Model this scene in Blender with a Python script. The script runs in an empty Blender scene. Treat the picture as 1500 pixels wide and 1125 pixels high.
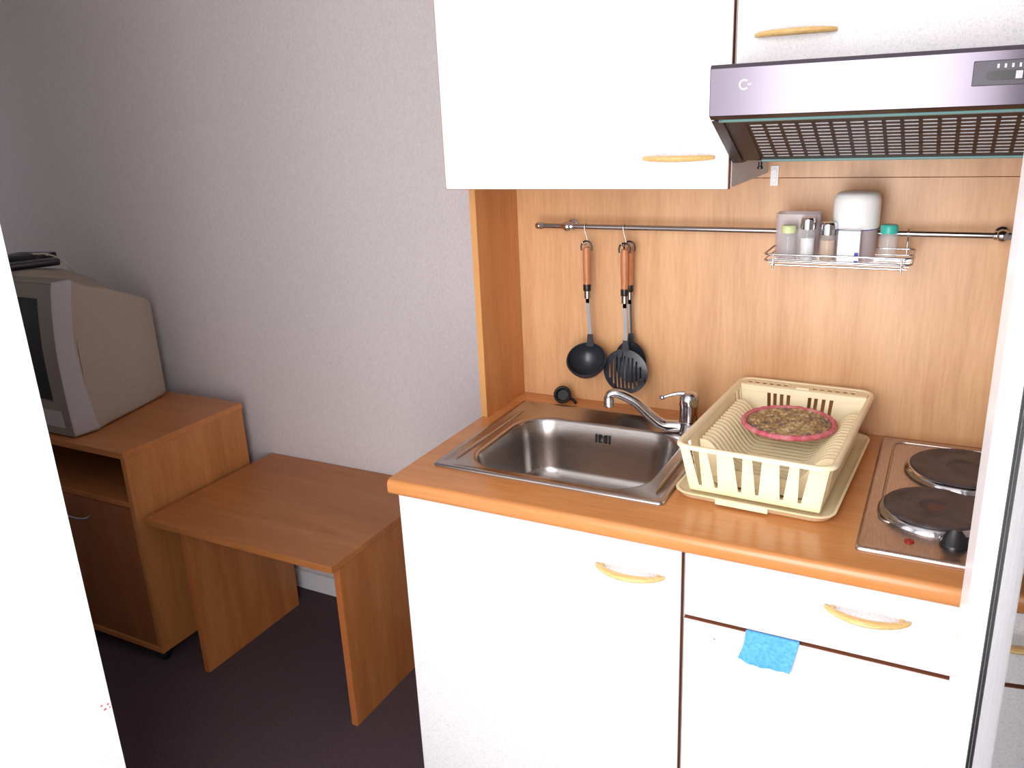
import bpy, bmesh, math, random
from mathutils import Vector, Matrix
random.seed(7)
PI = math.pi
SC = bpy.context.scene
COL = SC.collection

# ------------------------------------------------------------------ camera, world, light, exposure
YAW, PITCH, ROLL, FPX = 0.4935, -0.3139, -0.046, 1218.4
F = Vector((-math.sin(YAW)*math.cos(PITCH), math.cos(YAW)*math.cos(PITCH), math.sin(PITCH)))
R0 = Vector((math.cos(YAW), math.sin(YAW), 0)); U0 = R0.cross(F)
R1 = math.cos(ROLL)*R0 + math.sin(ROLL)*U0
U1 = -math.sin(ROLL)*R0 + math.cos(ROLL)*U0
cd = bpy.data.cameras.new('camera'); cam = bpy.data.objects.new('camera', cd); COL.objects.link(cam)
m3 = Matrix((R1, U1, -F)).transposed()
cam.matrix_world = Matrix.Translation((0.9568, -1.8483, 1.5739)) @ m3.to_4x4()
cd.sensor_width = 36.0; cd.lens = FPX/1500*36; cd.clip_start = 0.02
SC.camera = cam

w = bpy.data.worlds.new('world'); SC.world = w; w.use_nodes = True
w.node_tree.nodes['Background'].inputs[0].default_value = (1.0, 0.98, 0.98, 1)
w.node_tree.nodes['Background'].inputs[1].default_value = 1.0

def area(name, loc, rot, sx, sy, power, color):
    l = bpy.data.lights.new(name, 'AREA'); l.shape = 'RECTANGLE'; l.size = sx; l.size_y = sy
    l.energy = power; l.color = color
    o = bpy.data.objects.new(name, l); COL.objects.link(o); o.location = loc; o.rotation_euler = rot
    return o
# daylight through the open balcony doorway behind the camera
area('doorway_daylight', (0.66, -2.02, 1.30), (PI/2, 0, 0), 0.60, 1.9, 26, (1.0, 0.975, 0.985))
area('balcony_skylight', (0.52, -2.04, 1.25), (PI/2, 0, 0), 1.15, 2.0, 20, (1.0, 0.97, 0.97))

# added fill for the far-left wall, standing in for an unseen window
area('left_wall_fill', (-2.56, -0.50, 1.55), (0, -PI/2, 0), 1.2, 0.9, 2.0, (0.97, 0.98, 1.0))
SC.view_settings.view_transform = 'Standard'; SC.view_settings.look = 'None'
SC.view_settings.gamma = 1; SC.view_settings.use_curve_mapping = False
SC.view_settings.exposure = -0.15

# ------------------------------------------------------------------ materials
def s2l(c):
    return tuple(((x/255)/12.92 if x/255 <= 0.04045 else ((x/255+0.055)/1.055)**2.4) for x in c)
def mat(name, rgb, rough=0.5, metal=0.0, **k):
    m = bpy.data.materials.new(name); m.use_nodes = True
    b = m.node_tree.nodes['Principled BSDF']
    b.inputs['Base Color'].default_value = (*s2l(rgb), 1); b.inputs['Roughness'].default_value = rough
    b.inputs['Metallic'].default_value = metal
    for kk, v in k.items(): b.inputs[kk.replace('_', ' ')].default_value = v
    return m
def nodes(m): return m.node_tree.nodes, m.node_tree.links, m.node_tree.nodes['Principled BSDF']
def noise_col(m, scale, cols, detail=3, rough=0.6, stretch=(1,1,1), pos=(0.35, 0.65), coord='Object', bump=0.0, bdist=0.001):
    n, l, b = nodes(m)
    tc = n.new('ShaderNodeTexCoord'); mp = n.new('ShaderNodeMapping'); mp.inputs['Scale'].default_value = stretch
    l.new(tc.outputs[coord], mp.inputs[0])
    t = n.new('ShaderNodeTexNoise'); t.inputs['Scale'].default_value = scale; t.inputs['Detail'].default_value = detail
    t.inputs['Roughness'].default_value = rough
    l.new(mp.outputs[0], t.inputs['Vector'])
    r = n.new('ShaderNodeValToRGB'); r.color_ramp.elements[0].position = pos[0]; r.color_ramp.elements[1].position = pos[1]
    r.color_ramp.elements[0].color = (*s2l(cols[0]), 1); r.color_ramp.elements[1].color = (*s2l(cols[-1]), 1)
    for i, c in enumerate(cols[1:-1]):
        e = r.color_ramp.elements.new(pos[0]+(pos[1]-pos[0])*(i+1)/(len(cols)-1)); e.color = (*s2l(c), 1)
    l.new(t.outputs['Fac'], r.inputs[0]); l.new(r.outputs[0], b.inputs['Base Color'])
    if bump:
        bp = n.new('ShaderNodeBump'); bp.inputs['Strength'].default_value = bump; bp.inputs['Distance'].default_value = bdist
        l.new(t.outputs['Fac'], bp.inputs['Height']); l.new(bp.outputs[0], b.inputs['Normal'])
    return m
def wood(name, dark, mid, light, axis, rough=0.35, scale=1.0):
    """beech laminate: broad soft figure plus fine short fibres running along axis"""
    m = mat(name, mid, rough); n, l, b = nodes(m)
    tc = n.new('ShaderNodeTexCoord')
    def tex(sc, across, along, det, dist=0.0):
        mp = n.new('ShaderNodeMapping'); s = [across]*3; s['xyz'.index(axis)] = along
        mp.inputs['Scale'].default_value = s; l.new(tc.outputs['Object'], mp.inputs[0])
        t = n.new('ShaderNodeTexNoise'); t.inputs['Scale'].default_value = sc; t.inputs['Detail'].default_value = det
        t.inputs['Distortion'].default_value = dist
        l.new(mp.outputs[0], t.inputs['Vector']); return t
    a = tex(2.2*scale, 6.0, 0.55, 3, 0.6); f = tex(30*scale, 6.0, 0.5, 4)
    mx = n.new('ShaderNodeMath'); mx.operation = 'MULTIPLY_ADD'; mx.inputs[1].default_value = 0.35
    l.new(f.outputs['Fac'], mx.inputs[0])
    sc_ = n.new('ShaderNodeMath'); sc_.operation = 'MULTIPLY'; sc_.inputs[1].default_value = 0.65
    l.new(a.outputs['Fac'], sc_.inputs[0]); l.new(sc_.outputs[0], mx.inputs[2])
    r = n.new('ShaderNodeValToRGB'); e = r.color_ramp.elements
    e[0].position = 0.34; e[0].color = (*s2l(dark), 1); e[1].position = 0.66; e[1].color = (*s2l(light), 1)
    q = e.new(0.5); q.color = (*s2l(mid), 1)
    l.new(mx.outputs[0], r.inputs[0]); l.new(r.outputs[0], b.inputs['Base Color'])
    return m

PANEL = ((192,142,98), (206,157,111), (218,171,125))
TOPC = ((188,122,66), (198,132,76), (208,144,88))
TABC = ((154,92,46), (166,103,54), (180,117,66))
M = {}
M['panel_z'] = wood('beech_panel_upright', *PANEL, 'z', 0.36)
M['panel_x'] = wood('beech_panel_lengthwise', *PANEL, 'x', 0.4)
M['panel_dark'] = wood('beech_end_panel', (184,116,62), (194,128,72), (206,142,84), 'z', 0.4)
M['edge_band'] = mat('beech_edge_band', (206,150,92), 0.4)
M['top_x'] = wood('worktop_laminate', *TOPC, 'x', 0.22)
M['table_x'] = wood('table_laminate_lengthwise', *TABC, 'x', 0.38)
M['table_z'] = wood('table_laminate_upright', *TABC, 'z', 0.38)
M['table_edge'] = mat('table_edge_band', (168,98,52), 0.4)
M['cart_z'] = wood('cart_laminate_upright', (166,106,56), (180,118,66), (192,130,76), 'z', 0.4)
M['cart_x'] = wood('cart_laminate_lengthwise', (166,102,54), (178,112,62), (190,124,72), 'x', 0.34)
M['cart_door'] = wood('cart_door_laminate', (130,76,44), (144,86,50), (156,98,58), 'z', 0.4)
M['door_white'] = noise_col(mat('white_crackle_laminate', (235,234,236), 0.42), 330, [(212,211,213), (228,227,229), (234,233,236)], 2, 0.6, pos=(0.3, 0.6))
M['white'] = mat('white_board', (232,230,232), 0.5)
M['gap_brown'] = mat('door_edge_brown', (150,96,70), 0.5)
M['handle_wood'] = noise_col(mat('pale_beech_handle', (222,184,120), 0.35), 60, [(214,172,106), (230,194,132)], 2, stretch=(1,6,6))
M['wallpaper'] = noise_col(mat('pale_wallpaper', (208,199,200), 0.85), 260, [(202,193,194), (213,205,206)], 3, 0.7, stretch=(1,1,.5), bump=0.35, bdist=0.0015)
M['plaster'] = noise_col(mat('white_plaster', (238,238,238), 0.8), 60, [(234,234,235), (242,242,242)], 2, bump=0.1)
M['ceiling'] = mat('ceiling_white', (225,222,222), 0.9)
M['carpet'] = noise_col(mat('carpet_plum', (72,54,60), 0.97), 240, [(58,42,50), (74,56,62), (100,78,82)], 4, 0.8, pos=(0.3, 0.72), bump=0.8, bdist=0.004)
M['steel'] = noise_col(mat('brushed_stainless', (178,172,170), 0.24, 1.0), 40, [(172,166,163), (186,180,177)], 3, stretch=(1,14,14))
M['steel_hob'] = noise_col(mat('hob_stainless', (190,174,166), 0.36, 1.0), 50, [(182,164,156), (198,184,176)], 3, stretch=(10,1,1))
M['chrome'] = mat('polished_chrome', (205,205,208), 0.08, 1.0)
M['rail_steel'] = mat('rail_steel', (168,166,168), 0.18, 1.0)
M['wire'] = mat('chromed_wire', (215,215,220), 0.15, 1.0)
M['iron'] = noise_col(mat('cast_iron_hotplate', (70,62,64), 0.5, 0.25), 30, [(62,52,54), (78,68,70), (88,76,78)], 4)
M['black_plastic'] = mat('black_plastic', (24,24,27), 0.3)
M['nylon'] = mat('black_nylon', (40,43,50), 0.3)
M['rubber'] = mat('black_rubber', (20,20,22), 0.55)
M['red_lamp'] = mat('red_indicator', (150,28,30), 0.3)
M['util_wood'] = noise_col(mat('utensil_handle_wood', (188,122,80), 0.4), 50, [(176,108,66), (198,132,90)], 3, stretch=(8,8,1))
M['cream'] = noise_col(mat('cream_plastic', (248,233,194), 0.38), 15, [(246,230,188), (250,236,200)], 2)
M['hood_face'] = mat('hood_dark_enamel', (104,98,108), 0.2, 1.0)
M['hood_dark'] = mat('hood_dark_underside', (44,32,34), 0.4)
M['fleece'] = noise_col(mat('filter_fleece', (196,198,200), 0.9), 200, [(186,188,190), (206,208,210)], 2)
M['glass_edge'] = mat('green_glass_edge', (110,150,148), 0.15)
M['logo'] = mat('pale_print', (220,218,222), 0.5)
M['pvc'] = mat('white_pvc', (236,234,238), 0.22)
M['spacer'] = noise_col(mat('perforated_spacer', (225,225,228), 0.5, 0.0), 60, [(170,170,175), (240,240,242)], 1, stretch=(.02,.02,4), pos=(.48,.52))
M['alum'] = mat('dull_grey_metal', (150,150,155), 0.35, 0.9)
M['tv_shell'] = noise_col(mat('tv_taupe_plastic', (166,152,136), 0.55), 150, [(162,148,132), (170,156,140)], 2)
M['tv_silver'] = mat('tv_silver_plastic', (176,170,172), 0.45)
M['tv_bezel'] = mat('tv_grey_bezel', (134,126,116), 0.5)
M['tv_screen'] = mat('tv_dark_glass', (30,30,33), 0.12)
M['blue_cloth'] = noise_col(mat('blue_sponge_cloth', (84,164,226), 0.9), 160, [(74,152,216), (98,176,236)], 3, bump=0.5, bdist=0.001)
M['pink'] = noise_col(mat('pink_binding', (222,98,118), 0.7), 45, [(200,84,100), (214,116,126), (222,150,154)], 2)
M['straw'] = noise_col(mat('woven_straw', (176,140,90), 0.8), 70, [(118,110,112), (168,136,92), (200,168,118), (228,208,170)], 3, 0.7, pos=(0.36, 0.66), bump=0.9, bdist=0.003)
M['green_cap'] = mat('pale_green_cap', (204,214,158), 0.4)
M['teal_cap'] = mat('teal_cap', (58,172,156), 0.35)
M['milky'] = mat('milky_lid', (238,238,236), 0.4)
M['carton'] = mat('white_carton', (242,242,246), 0.5)
M['blue_print'] = mat('blue_print', (48,62,168), 0.5)
M['salt'] = noise_col(mat('salt', (240,240,240), 0.9), 90, [(222,222,224), (246,246,246)], 2)
M['spice'] = mat('pale_spice', (196,160,118), 0.8)
M['cable'] = mat('cream_cable', (214,206,186), 0.5)
M['red_mark'] = mat('red_scratch', (214,90,90), 0.6)
def glassy(name, rgb, alpha, rough=0.08):
    m = mat(name, rgb, rough); n, l, b = nodes(m)
    b.inputs['Alpha'].default_value = alpha
    return m
M['clear'] = glassy('clear_jar_glass', (226,226,228), 0.16, 0.05)
M['smoky'] = glassy('translucent_plastic', (216,202,206), 0.5, 0.25)
g = bpy.data.materials.new('window_glass'); g.use_nodes = True
gn, gl = g.node_tree.nodes, g.node_tree.links; gn.remove(gn['Principled BSDF'])
gt = gn.new('ShaderNodeBsdfTransparent'); gt.inputs[0].default_value = (0.94, 0.96, 0.955, 1)
gg = gn.new('ShaderNodeBsdfGlossy'); gg.inputs['Roughness'].default_value = 0.0
gf = gn.new('ShaderNodeFresnel'); gf.inputs[0].default_value = 1.5; gm = gn.new('ShaderNodeMixShader')
gl.new(gf.outputs[0], gm.inputs[0]); gl.new(gt.outputs[0], gm.inputs[1]); gl.new(gg.outputs[0], gm.inputs[2])
gl.new(gm.outputs[0], gn['Material Output'].inputs['Surface']); M['pane'] = g

# ------------------------------------------------------------------ mesh helpers (all coordinates in world metres)
def tag(o, label=None, cat=None, group=None, kind=None):
    if label: o['label'] = label
    if cat: o['category'] = cat
    if group: o['group'] = group
    if kind: o['kind'] = kind
    return o
def thing(name, label, cat, loc, group=None):
    o = bpy.data.objects.new(name, None); o.empty_display_size = 0.05; COL.objects.link(o)
    o.location = loc; tag(o, label, cat, group); return o
def wloc(o):
    v = Vector((0, 0, 0))
    while o is not None: v += o.location; o = o.parent
    return v
def obj(name, bm, m, parent=None, bevel=0.0, seg=2, angle=35, loc=None):
    """one mesh object; verts are given in world coordinates"""
    me = bpy.data.meshes.new(name)
    org = wloc(parent) if parent else (Vector(loc) if loc else Vector((0, 0, 0)))
    bmesh.ops.recalc_face_normals(bm, faces=bm.faces[:])
    bmesh.ops.translate(bm, verts=bm.verts[:], vec=-org)
    bm.to_mesh(me); bm.free()
    for p in me.polygons: p.use_smooth = True
    me.set_sharp_from_angle(angle=math.radians(angle))
    for x in (m if isinstance(m, (list, tuple)) else [m]): me.materials.append(x)
    o = bpy.data.objects.new(name, me); COL.objects.link(o)
    if parent: o.parent = parent
    elif loc: o.location = loc
    if bevel:
        b = o.modifiers.new('bevel', 'BEVEL'); b.width = bevel; b.segments = seg; b.limit_method = 'ANGLE'; b.angle_limit = math.radians(40)
        b.harden_normals = True
    return o
def struct(name, bm, m, parent=None, bevel=0.0):
    o = obj(name, bm, m, parent, bevel)
    if not parent: o['kind'] = 'structure'
    return o
NB = bmesh.new
def bx(bm, x0, x1, y0, y1, z0, z1):
    v = [bm.verts.new((x, y, z)) for z in (z0, z1) for y in (y0, y1) for x in (x0, x1)]
    for f in ((0,1,3,2), (4,5,7,6), (0,1,5,4), (2,3,7,6), (0,2,6,4), (1,3,7,5)): bm.faces.new([v[i] for i in f])
    return bm
def box(*a): return bx(NB(), *a)
def prism(bm, pts, vec):
    """closed planar polygon pts (3-D) extruded by vec"""
    a = [bm.verts.new(p) for p in pts]; b = [bm.verts.new(Vector(p)+Vector(vec)) for p in pts]
    bm.faces.new(a); bm.faces.new(b[::-1])
    for i in range(len(a)):
        j = (i+1) % len(a); bm.faces.new((a[i], a[j], b[j], b[i]))
    return bm
def loft(bm, rings, cap0=True, cap1=True, closed=True):
    vs = [[bm.verts.new(p) for p in r] for r in rings]
    n = len(vs[0])
    for a, b in zip(vs, vs[1:]):
        for i in range(n if closed else n-1):
            j = (i+1) % n; bm.faces.new((a[i], a[j], b[j], b[i]))
    if cap0: bm.faces.new(vs[0][::-1])
    if cap1: bm.faces.new(vs[-1])
    return bm
def frame_of(d):
    d = d.normalized(); a = Vector((0, 0, 1)) if abs(d.z) < 0.9 else Vector((1, 0, 0))
    u = d.cross(a).normalized(); return u, d.cross(u).normalized()
def lathe(bm, prof, c, axis=(0, 0, 1), n=32, caps=(True, True)):
    """prof = [(radius, height)...] about axis through c"""
    ax = Vector(axis).normalized(); u, v = frame_of(ax); c = Vector(c)
    rings = [[c + ax*h + (u*math.cos(2*PI*i/n) + v*math.sin(2*PI*i/n))*max(r, 1e-5) for i in range(n)] for r, h in prof]
    return loft(bm, rings, *caps)
def tube(bm, pts, r, n=10, closed=False, radii=None, flat=None):
    """round (or elliptic: flat=(a,b)) tube along pts"""
    P = [Vector(p) for p in pts]; m = len(P); rings = []
    t0 = (P[1]-P[0]).normalized(); u, v = frame_of(t0)
    for i in range(m):
        if closed: t = (P[(i+1) % m]-P[i-1]).normalized()
        else: t = (P[min(i+1, m-1)]-P[max(i-1, 0)]).normalized()
        u = (u - t*u.dot(t)).normalized(); v = t.cross(u)
        rr = radii[i] if radii else r; a, b = (flat if flat else (1, 1))
        rings.append([P[i] + u*math.cos(2*PI*k/n)*rr*a + v*math.sin(2*PI*k/n)*rr*b for k in range(n)])
    if closed:
        vs = [[bm.verts.new(p) for p in q] for q in rings]
        for i in range(m):
            a, b = vs[i], vs[(i+1) % m]
            for k in range(n): bm.faces.new((a[k], a[(k+1) % n], b[(k+1) % n], b[k]))
        return bm
    return loft(bm, rings)
def smooth_path(pts, k=6):
    P = [Vector(p) for p in pts]; out = []
    for i in range(len(P)-1):
        p0 = P[max(i-1, 0)]; p1 = P[i]; p2 = P[i+1]; p3 = P[min(i+2, len(P)-1)]
        for j in range(k):
            t = j/k
            out.append(0.5*((2*p1)+(p2-p0)*t+(2*p0-5*p1+4*p2-p3)*t*t+(3*p1-p0-3*p2+p3)*t**3))
    out.append(P[-1]); return out
def rrect(x0, x1, y0, y1, r, z, k=6):
    out = []
    for cx, cy, a0 in ((x1-r, y1-r, 0), (x0+r, y1-r, 90), (x0+r, y0+r, 180), (x1-r, y0+r, 270)):
        for i in range(k+1):
            a = math.radians(a0+90*i/k); out.append((cx+r*math.cos(a), cy+r*math.sin(a), z))
    return out
def xf(bm, mtx):
    bmesh.ops.transform(bm, matrix=mtx, verts=bm.verts[:]); return bm

# ------------------------------------------------------------------ the setting
XL, XR, YW, YF, ZC = -2.6, 1.24, 0.091, -2.0, 2.5
struct('floor', box(XL-.1, XR+.1, YF-1.2, YW+.1, -.1, 0), M['carpet'])
struct('ceiling', box(XL-.1, XR+.1, YF-.1, YW+.1, ZC, ZC+.1), M['ceiling'])
struct('wall_back', box(XL-.1, XR+.1, YW, YW+.1, 0, ZC), M['wallpaper'])
struct('wall_left', box(XL-.1, XL, YF, YW, 0, ZC), M['wallpaper'])
struct('wall_right', box(XR, XR+.1, YF, YW, 0, ZC), M['wallpaper'])
BXE, BYE = -0.289, -1.10
struct('wall_partition', box(XL, BXE, YF-.1, BYE, 0, ZC), M['plaster'])
fb = NB(); bx(fb, BXE, XR+.1, YF-.1, YF, 2.28, ZC); bx(fb, 1.12, XR+.1, YF-.1, YF, 0, 2.28)
struct('wall_front', fb, M['plaster'])
struct('baseboard_back', box(XL, -.02, YW-.012, YW, 0, .07), M['white'], bevel=.002)
rm = NB()
for z, y, s in ((.606, -1.106, .004), (.6, -1.113, .005), (.611, -1.118, .004), (.598, -1.104, .003)):
    bx(rm, BXE, BXE+.0006, y-s/2, y+s/2, z-s/3, z+s/3)
mk = obj('red_scratch_mark', rm, M['red_mark'], loc=(BXE, -1.11, .6)); tag(mk, 'small red mark on the edge of the white wall at left', 'mark')

# ------------------------------------------------------------------ the open glazed balcony door at right
A = math.radians(5.0); Q = Vector((1.008, -0.90, 0)); D = Vector((math.sin(A), -math.cos(A), 0)); N = Vector((-math.cos(A), -math.sin(A), 0))
def sp(s, t, z): return Q + D*s + N*t + Vector((0, 0, z))
def leafprism(bm, poly, z0, z1): return prism(bm, [sp(s, t, z0) for s, t in poly], (0, 0, z1-z0))
LW, ZB, ZT, FWL, GD = 0.98, 0.02, 2.14, .060, .021   # leaf width, bottom, top, stile width, glass depth
door = bpy.data.objects.new('door_1', None); COL.objects.link(door); door.location = sp(LW, -.035, 0); door['kind'] = 'structure'
def bead(s0, s1): return [(s0, -.07), (s0, -.004), (s0+.003, 0), (s1-.006, 0), (s1-.002, -.003), (s1, -.008), (s1, -.07)]
fr = NB(); leafprism(fr, bead(0, FWL), ZB, ZT)
leafprism(fr, bead(LW-.088, LW), ZB, ZT)
def rail_h(bm, z0, z1):
    prism(bm, [sp(FWL-.001, -.07, z0), sp(FWL-.001, 0, z0), sp(FWL-.001, 0, z1), sp(FWL-.001, -.07, z1)], D*(LW-FWL-.086))
rail_h(fr, ZB, ZB+.10); rail_h(fr, ZT-.10, ZT)
obj('door_frame', fr, M['pvc'], door)
gk = NB(); leafprism(gk, [(FWL-.0005, -GD-.001), (FWL-.0005, -GD+.0022), (FWL+.0016, -GD+.0014), (FWL+.0016, -GD-.001)], ZB+.1, ZT-.1)
leafprism(gk, [(LW-.0925, -GD-.001), (LW-.0925, -GD+.003), (LW-.088, -GD+.005), (LW-.088, -GD-.001)], ZB+.1, ZT-.1)
obj('gasket', gk, M['black_plastic'], door)
sc = NB(); leafprism(sc, [(FWL+.001, -GD-.0057), (FWL+.010, -GD-.0057), (FWL+.010, -GD-.0105), (FWL+.001, -GD-.0105)], ZB+.1, ZT-.1)
leafprism(sc, [(LW-.108, -GD-.006), (LW-.094, -GD-.006), (LW-.094, -GD-.0105), (LW-.108, -GD-.0105)], ZB+.1, ZT-.1)
obj('spacer_bar', sc, M['spacer'], door)
for t in (-GD-.0015, -GD-.0107):
    g = NB(); leafprism(g, [(FWL, t), (LW-.088, t), (LW-.088, t-.004), (FWL, t-.004)], ZB+.1, ZT-.1)
    obj('glass_pane', g, M['pane'], door)

# ------------------------------------------------------------------ kitchenette dimensions
ZT_ = .8743; TH = .034; X1 = .600; XE = 1.20; YD = -.600; YDOOR = -.580
# base cabinet under the sink
def handle_bow(cx, y, z, half, drop=0.0, depth=.026):
    """flat bow handle lying level, bulging out towards the room"""
    n = 20; rings = []
    for i in range(n+1):
        u = -1+2*i/n; x = cx+u*half; yy = y-depth*(1-u*u)**.9 - .003
        ww = .0035+.0055*math.sqrt(max(0, 1-u*u)); hh = .0030+.0026*math.sqrt(max(0, 1-u*u))
        rings.append([(x, yy+ww*math.cos(2*PI*k/12), z+drop*(1-u*u)+hh*math.sin(2*PI*k/12)) for k in range(12)])
    bm = loft(NB(), rings)
    for s in (-1, 1): tube(bm, [(cx+s*half*.80, y, z), (cx+s*half*.80, y-depth*.42, z)], .004, 8)
    return bm
def door_panel(name, x0, x1, y, z0, z1, parent, edge=M['edge_band']):
    d = obj(name, box(x0, x1, y, y+.017, z0, z1), M['door_white'], parent, .0012)
    e = NB(); bx(e, x0-.0008, x0, y+.001, y+.017, z0, z1); bx(e, x1, x1+.0008, y+.001, y+.017, z0, z1)
    bx(e, x0, x1, y+.001, y+.017, z0-.0008, z0); bx(e, x0, x1, y+.001, y+.017, z1, z1+.0008)
    obj('edge_band', e, M['gap_brown'], d)
    return d
def carcass(x0, x1, yf, yb, z0, z1, top=True):
    bm = NB(); t = .016
    bx(bm, x0, x0+t, yf, yb, z0, z1); bx(bm, x1-t, x1, yf, yb, z0, z1)
    bx(bm, x0+t, x1-t, yf, yb, z0, z0+t); bx(bm, x0+t, x1-t, yb-.006, yb, z0+t, z1)
    if top: bx(bm, x0+t, x1-t, yf, yb-.006, z1-t, z1)
    return bm
ZU = ZT_-TH
c1 = thing('sink_cabinet', 'white base cabinet under the sink, with one large door and wooden handle', 'cabinet', (.295, -.29, 0))
obj('cabinet_body', carcass(-.006, X1-.001, YDOOR+.019, YW-.002, .09, ZU, False), M['white'], c1)
obj('plinth', box(-.006, X1-.001, -.52, -.505, 0, .09), M['white'], c1)
d = door_panel('door', -.004, X1-.0045, YDOOR, .095, ZU-.003, c1)
tag(obj('handle', handle_bow(.5005, YDOOR, .775, .066), M['handle_wood'], d), 'pale wooden bow handle')
c2 = thing('drawer_cabinet', 'white base cabinet under the hotplates, with a drawer above a door', 'cabinet', (.9, -.29, 0))
obj('cabinet_body', carcass(X1+.001, XE, YDOOR+.019, YW-.002, .09, ZU, False), M['panel_z'], c2)
obj('plinth', box(X1+.001, XE, -.52, -.505, 0, .09), M['white'], c2)
d = door_panel('drawer', X1+.0025, XE-.002, YDOOR, .7095, ZU-.003, c2)
tag(obj('handle', handle_bow(.899, YDOOR, .789, .064), M['handle_wood'], d), 'pale wooden bow handle')
obj('cabinet_rail', box(X1+.017, XE-.016, YDOOR+.0185, YDOOR+.035, .694, .714), M['gap_brown'], c2)
d = door_panel('door', X1+.0025, XE-.002, YDOOR, .095, .7015, c2)
sp_ = NB(); lathe(sp_, [(0, 0), (.0017, .0002), (0, .0008)], (.658, YDOOR, .697-.024), (0, -1, 0), 10); obj('speck', sp_, M['gap_brown'], d)

# worktop with a cut-out for the sink, rounded front edges
def worktop():
    bm = NB(); X0_ = -.0156; yn = -.55; rr_ = .011
    # rounded nose along the front
    pr = [(yn, ZU)]
    for cy, cz, a0 in ((YD+rr_, ZU+rr_, 270), (YD+rr_, ZT_-rr_, 180)):
        for k in range(7):
            a = math.radians(a0-90*k/6); pr.append((cy+rr_*math.cos(a), cz+rr_*math.sin(a)))
    pr.append((yn, ZT_))
    prism(bm, [(X0_, y, z) for y, z in pr], (XE-X0_, 0, 0))
    O = [(X0_, yn), (XE, yn), (XE, YW-.001), (X0_, YW-.001)]
    H = [(.052, -.485), (.518, -.485), (.518, -.085), (.052, -.085)]
    L = {}
    for k, z in (('t', ZT_), ('b', ZU)):
        L['o'+k] = [bm.verts.new((x, y, z)) for x, y in O]; L['h'+k] = [bm.verts.new((x, y, z)) for x, y in H]
        for i in range(4):
            j = (i+1) % 4; bm.faces.new((L['o'+k][i], L['o'+k][j], L['h'+k][j], L['h'+k][i]))
    for p in 'oh':
        for i in range(4):
            j = (i+1) % 4; bm.faces.new((L[p+'t'][i], L[p+'t'][j], L[p+'b'][j], L[p+'b'][i]))
    return bm
wt = obj('worktop', worktop(), M['top_x'], loc=(.59, -.25, ZU)); tag(wt, 'beech laminate worktop with rounded front edge holding the sink and hotplates', 'worktop')

# back panel, upper strip and side panel
bp_ = thing('backsplash_panel', 'tall beech laminate panel behind the sink and utensil rail', 'panel', (.6, .005, ZT_))
obj('board', box(.0, XE, 0, .016, ZT_+.0005, 1.4205), M['panel_z'], bp_)
obj('upper_board', box(.0, XE, -.0022, .016, 1.4218, 1.75), M['panel_z'], bp_, .0008)
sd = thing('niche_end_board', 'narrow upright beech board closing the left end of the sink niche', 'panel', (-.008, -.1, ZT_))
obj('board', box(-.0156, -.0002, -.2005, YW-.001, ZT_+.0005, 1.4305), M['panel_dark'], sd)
obj('edge_strip', box(-.0156, -.0002, -.2037, -.2005, ZT_+.0005, 1.4305), M['edge_band'], sd)

# upper cabinets
u1 = thing('wall_cabinet', 'large white wall cabinet above the sink, its handle low on the door', 'cabinet', (.3, -.15, 1.432))
obj('cabinet_body', carcass(.008, X1-.002, -.323, -.003, 1.432, 2.14), M['white'], u1)
d = door_panel('door', .012, X1-.004, -.342, 1.4305, 2.14, u1)
tag(obj('handle', handle_bow(.5065, -.342, 1.4855, .066, depth=.024), M['handle_wood'], d), 'pale wooden bow handle')
u2 = thing('wall_cabinet', 'short white wall cabinet directly above the extractor hood', 'cabinet', (.9, -.15, 1.637))
obj('cabinet_body', carcass(X1+.002, XE, -.323, -.003, 1.637, 2.14), M['white'], u2)
d = door_panel('door', X1+.003, XE-.002, -.342, 1.6345, 2.14, u2)
tag(obj('handle', handle_bow(.697, -.342, 1.679, .064, depth=.024), M['handle_wood'], d), 'pale wooden bow handle')
br = thing('mounting_bracket', 'small white metal hanger plate on the panel beside the cabinet corner', 'bracket', (.612, -.004, 1.405))
b = NB(); bx(b, .604, .621, -.0045, -.0025, 1.405, 1.447); obj('plate', b, M['milky'], br, .001)
b = NB(); lathe(b, [(.0042, 0), (.0042, .0012)], (.6125, -.0046, 1.436), (0, -1, 0), 16); lathe(b, [(.003, 0), (.003, .0012)], (.6125, -.0046, 1.418), (0, -1, 0), 16)
obj('screw', b, M['alum'], br)

# ------------------------------------------------------------------ extractor hood
hd = thing('extractor_hood', 'dark extractor hood with glossy front and slotted underside below the short cabinet', 'extractor hood', (.9, -.2, 1.478))
HX0, HX1 = .601, 1.199; HY, HZ0, HZ1 = -.500, 1.560, 1.631
BY, BZ = -.330, 1.478
b = NB(); prism(b, [(HX0, HY, HZ0-.004), (HX0, HY, HZ1-.006), (HX0, HY+.004, HZ1), (HX0, HY+.03, HZ1), (HX0, HY+.03, HZ0+.008), (HX0, HY+.012, HZ0-.010)], (HX1-HX0, 0, 0))
obj('front_panel', b, M['hood_face'], hd, .0012, angle=12)
b = NB(); bx(b, HX0+.002, HX1-.002, HY+.031, -.003, HZ1-.05, HZ1)
bx(b, HX0+.002, HX1-.002, BY+.02, -.003, BZ+.03, HZ1-.05); obj('housing', b, M['hood_dark'], hd)
for x in (HX0, HX1-.018):
    b = NB(); prism(b, [(x, HY+.013, HZ0-.011), (x, BY-.004, BZ-.003), (x, BY+.03, BZ-.003), (x, BY+.03, HZ1-.05), (x, HY+.031, HZ1-.05), (x, HY+.031, HZ0-.01)], (.018, 0, 0))
    obj('side_cheek', b, M['hood_dark'], hd, .001)
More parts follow.
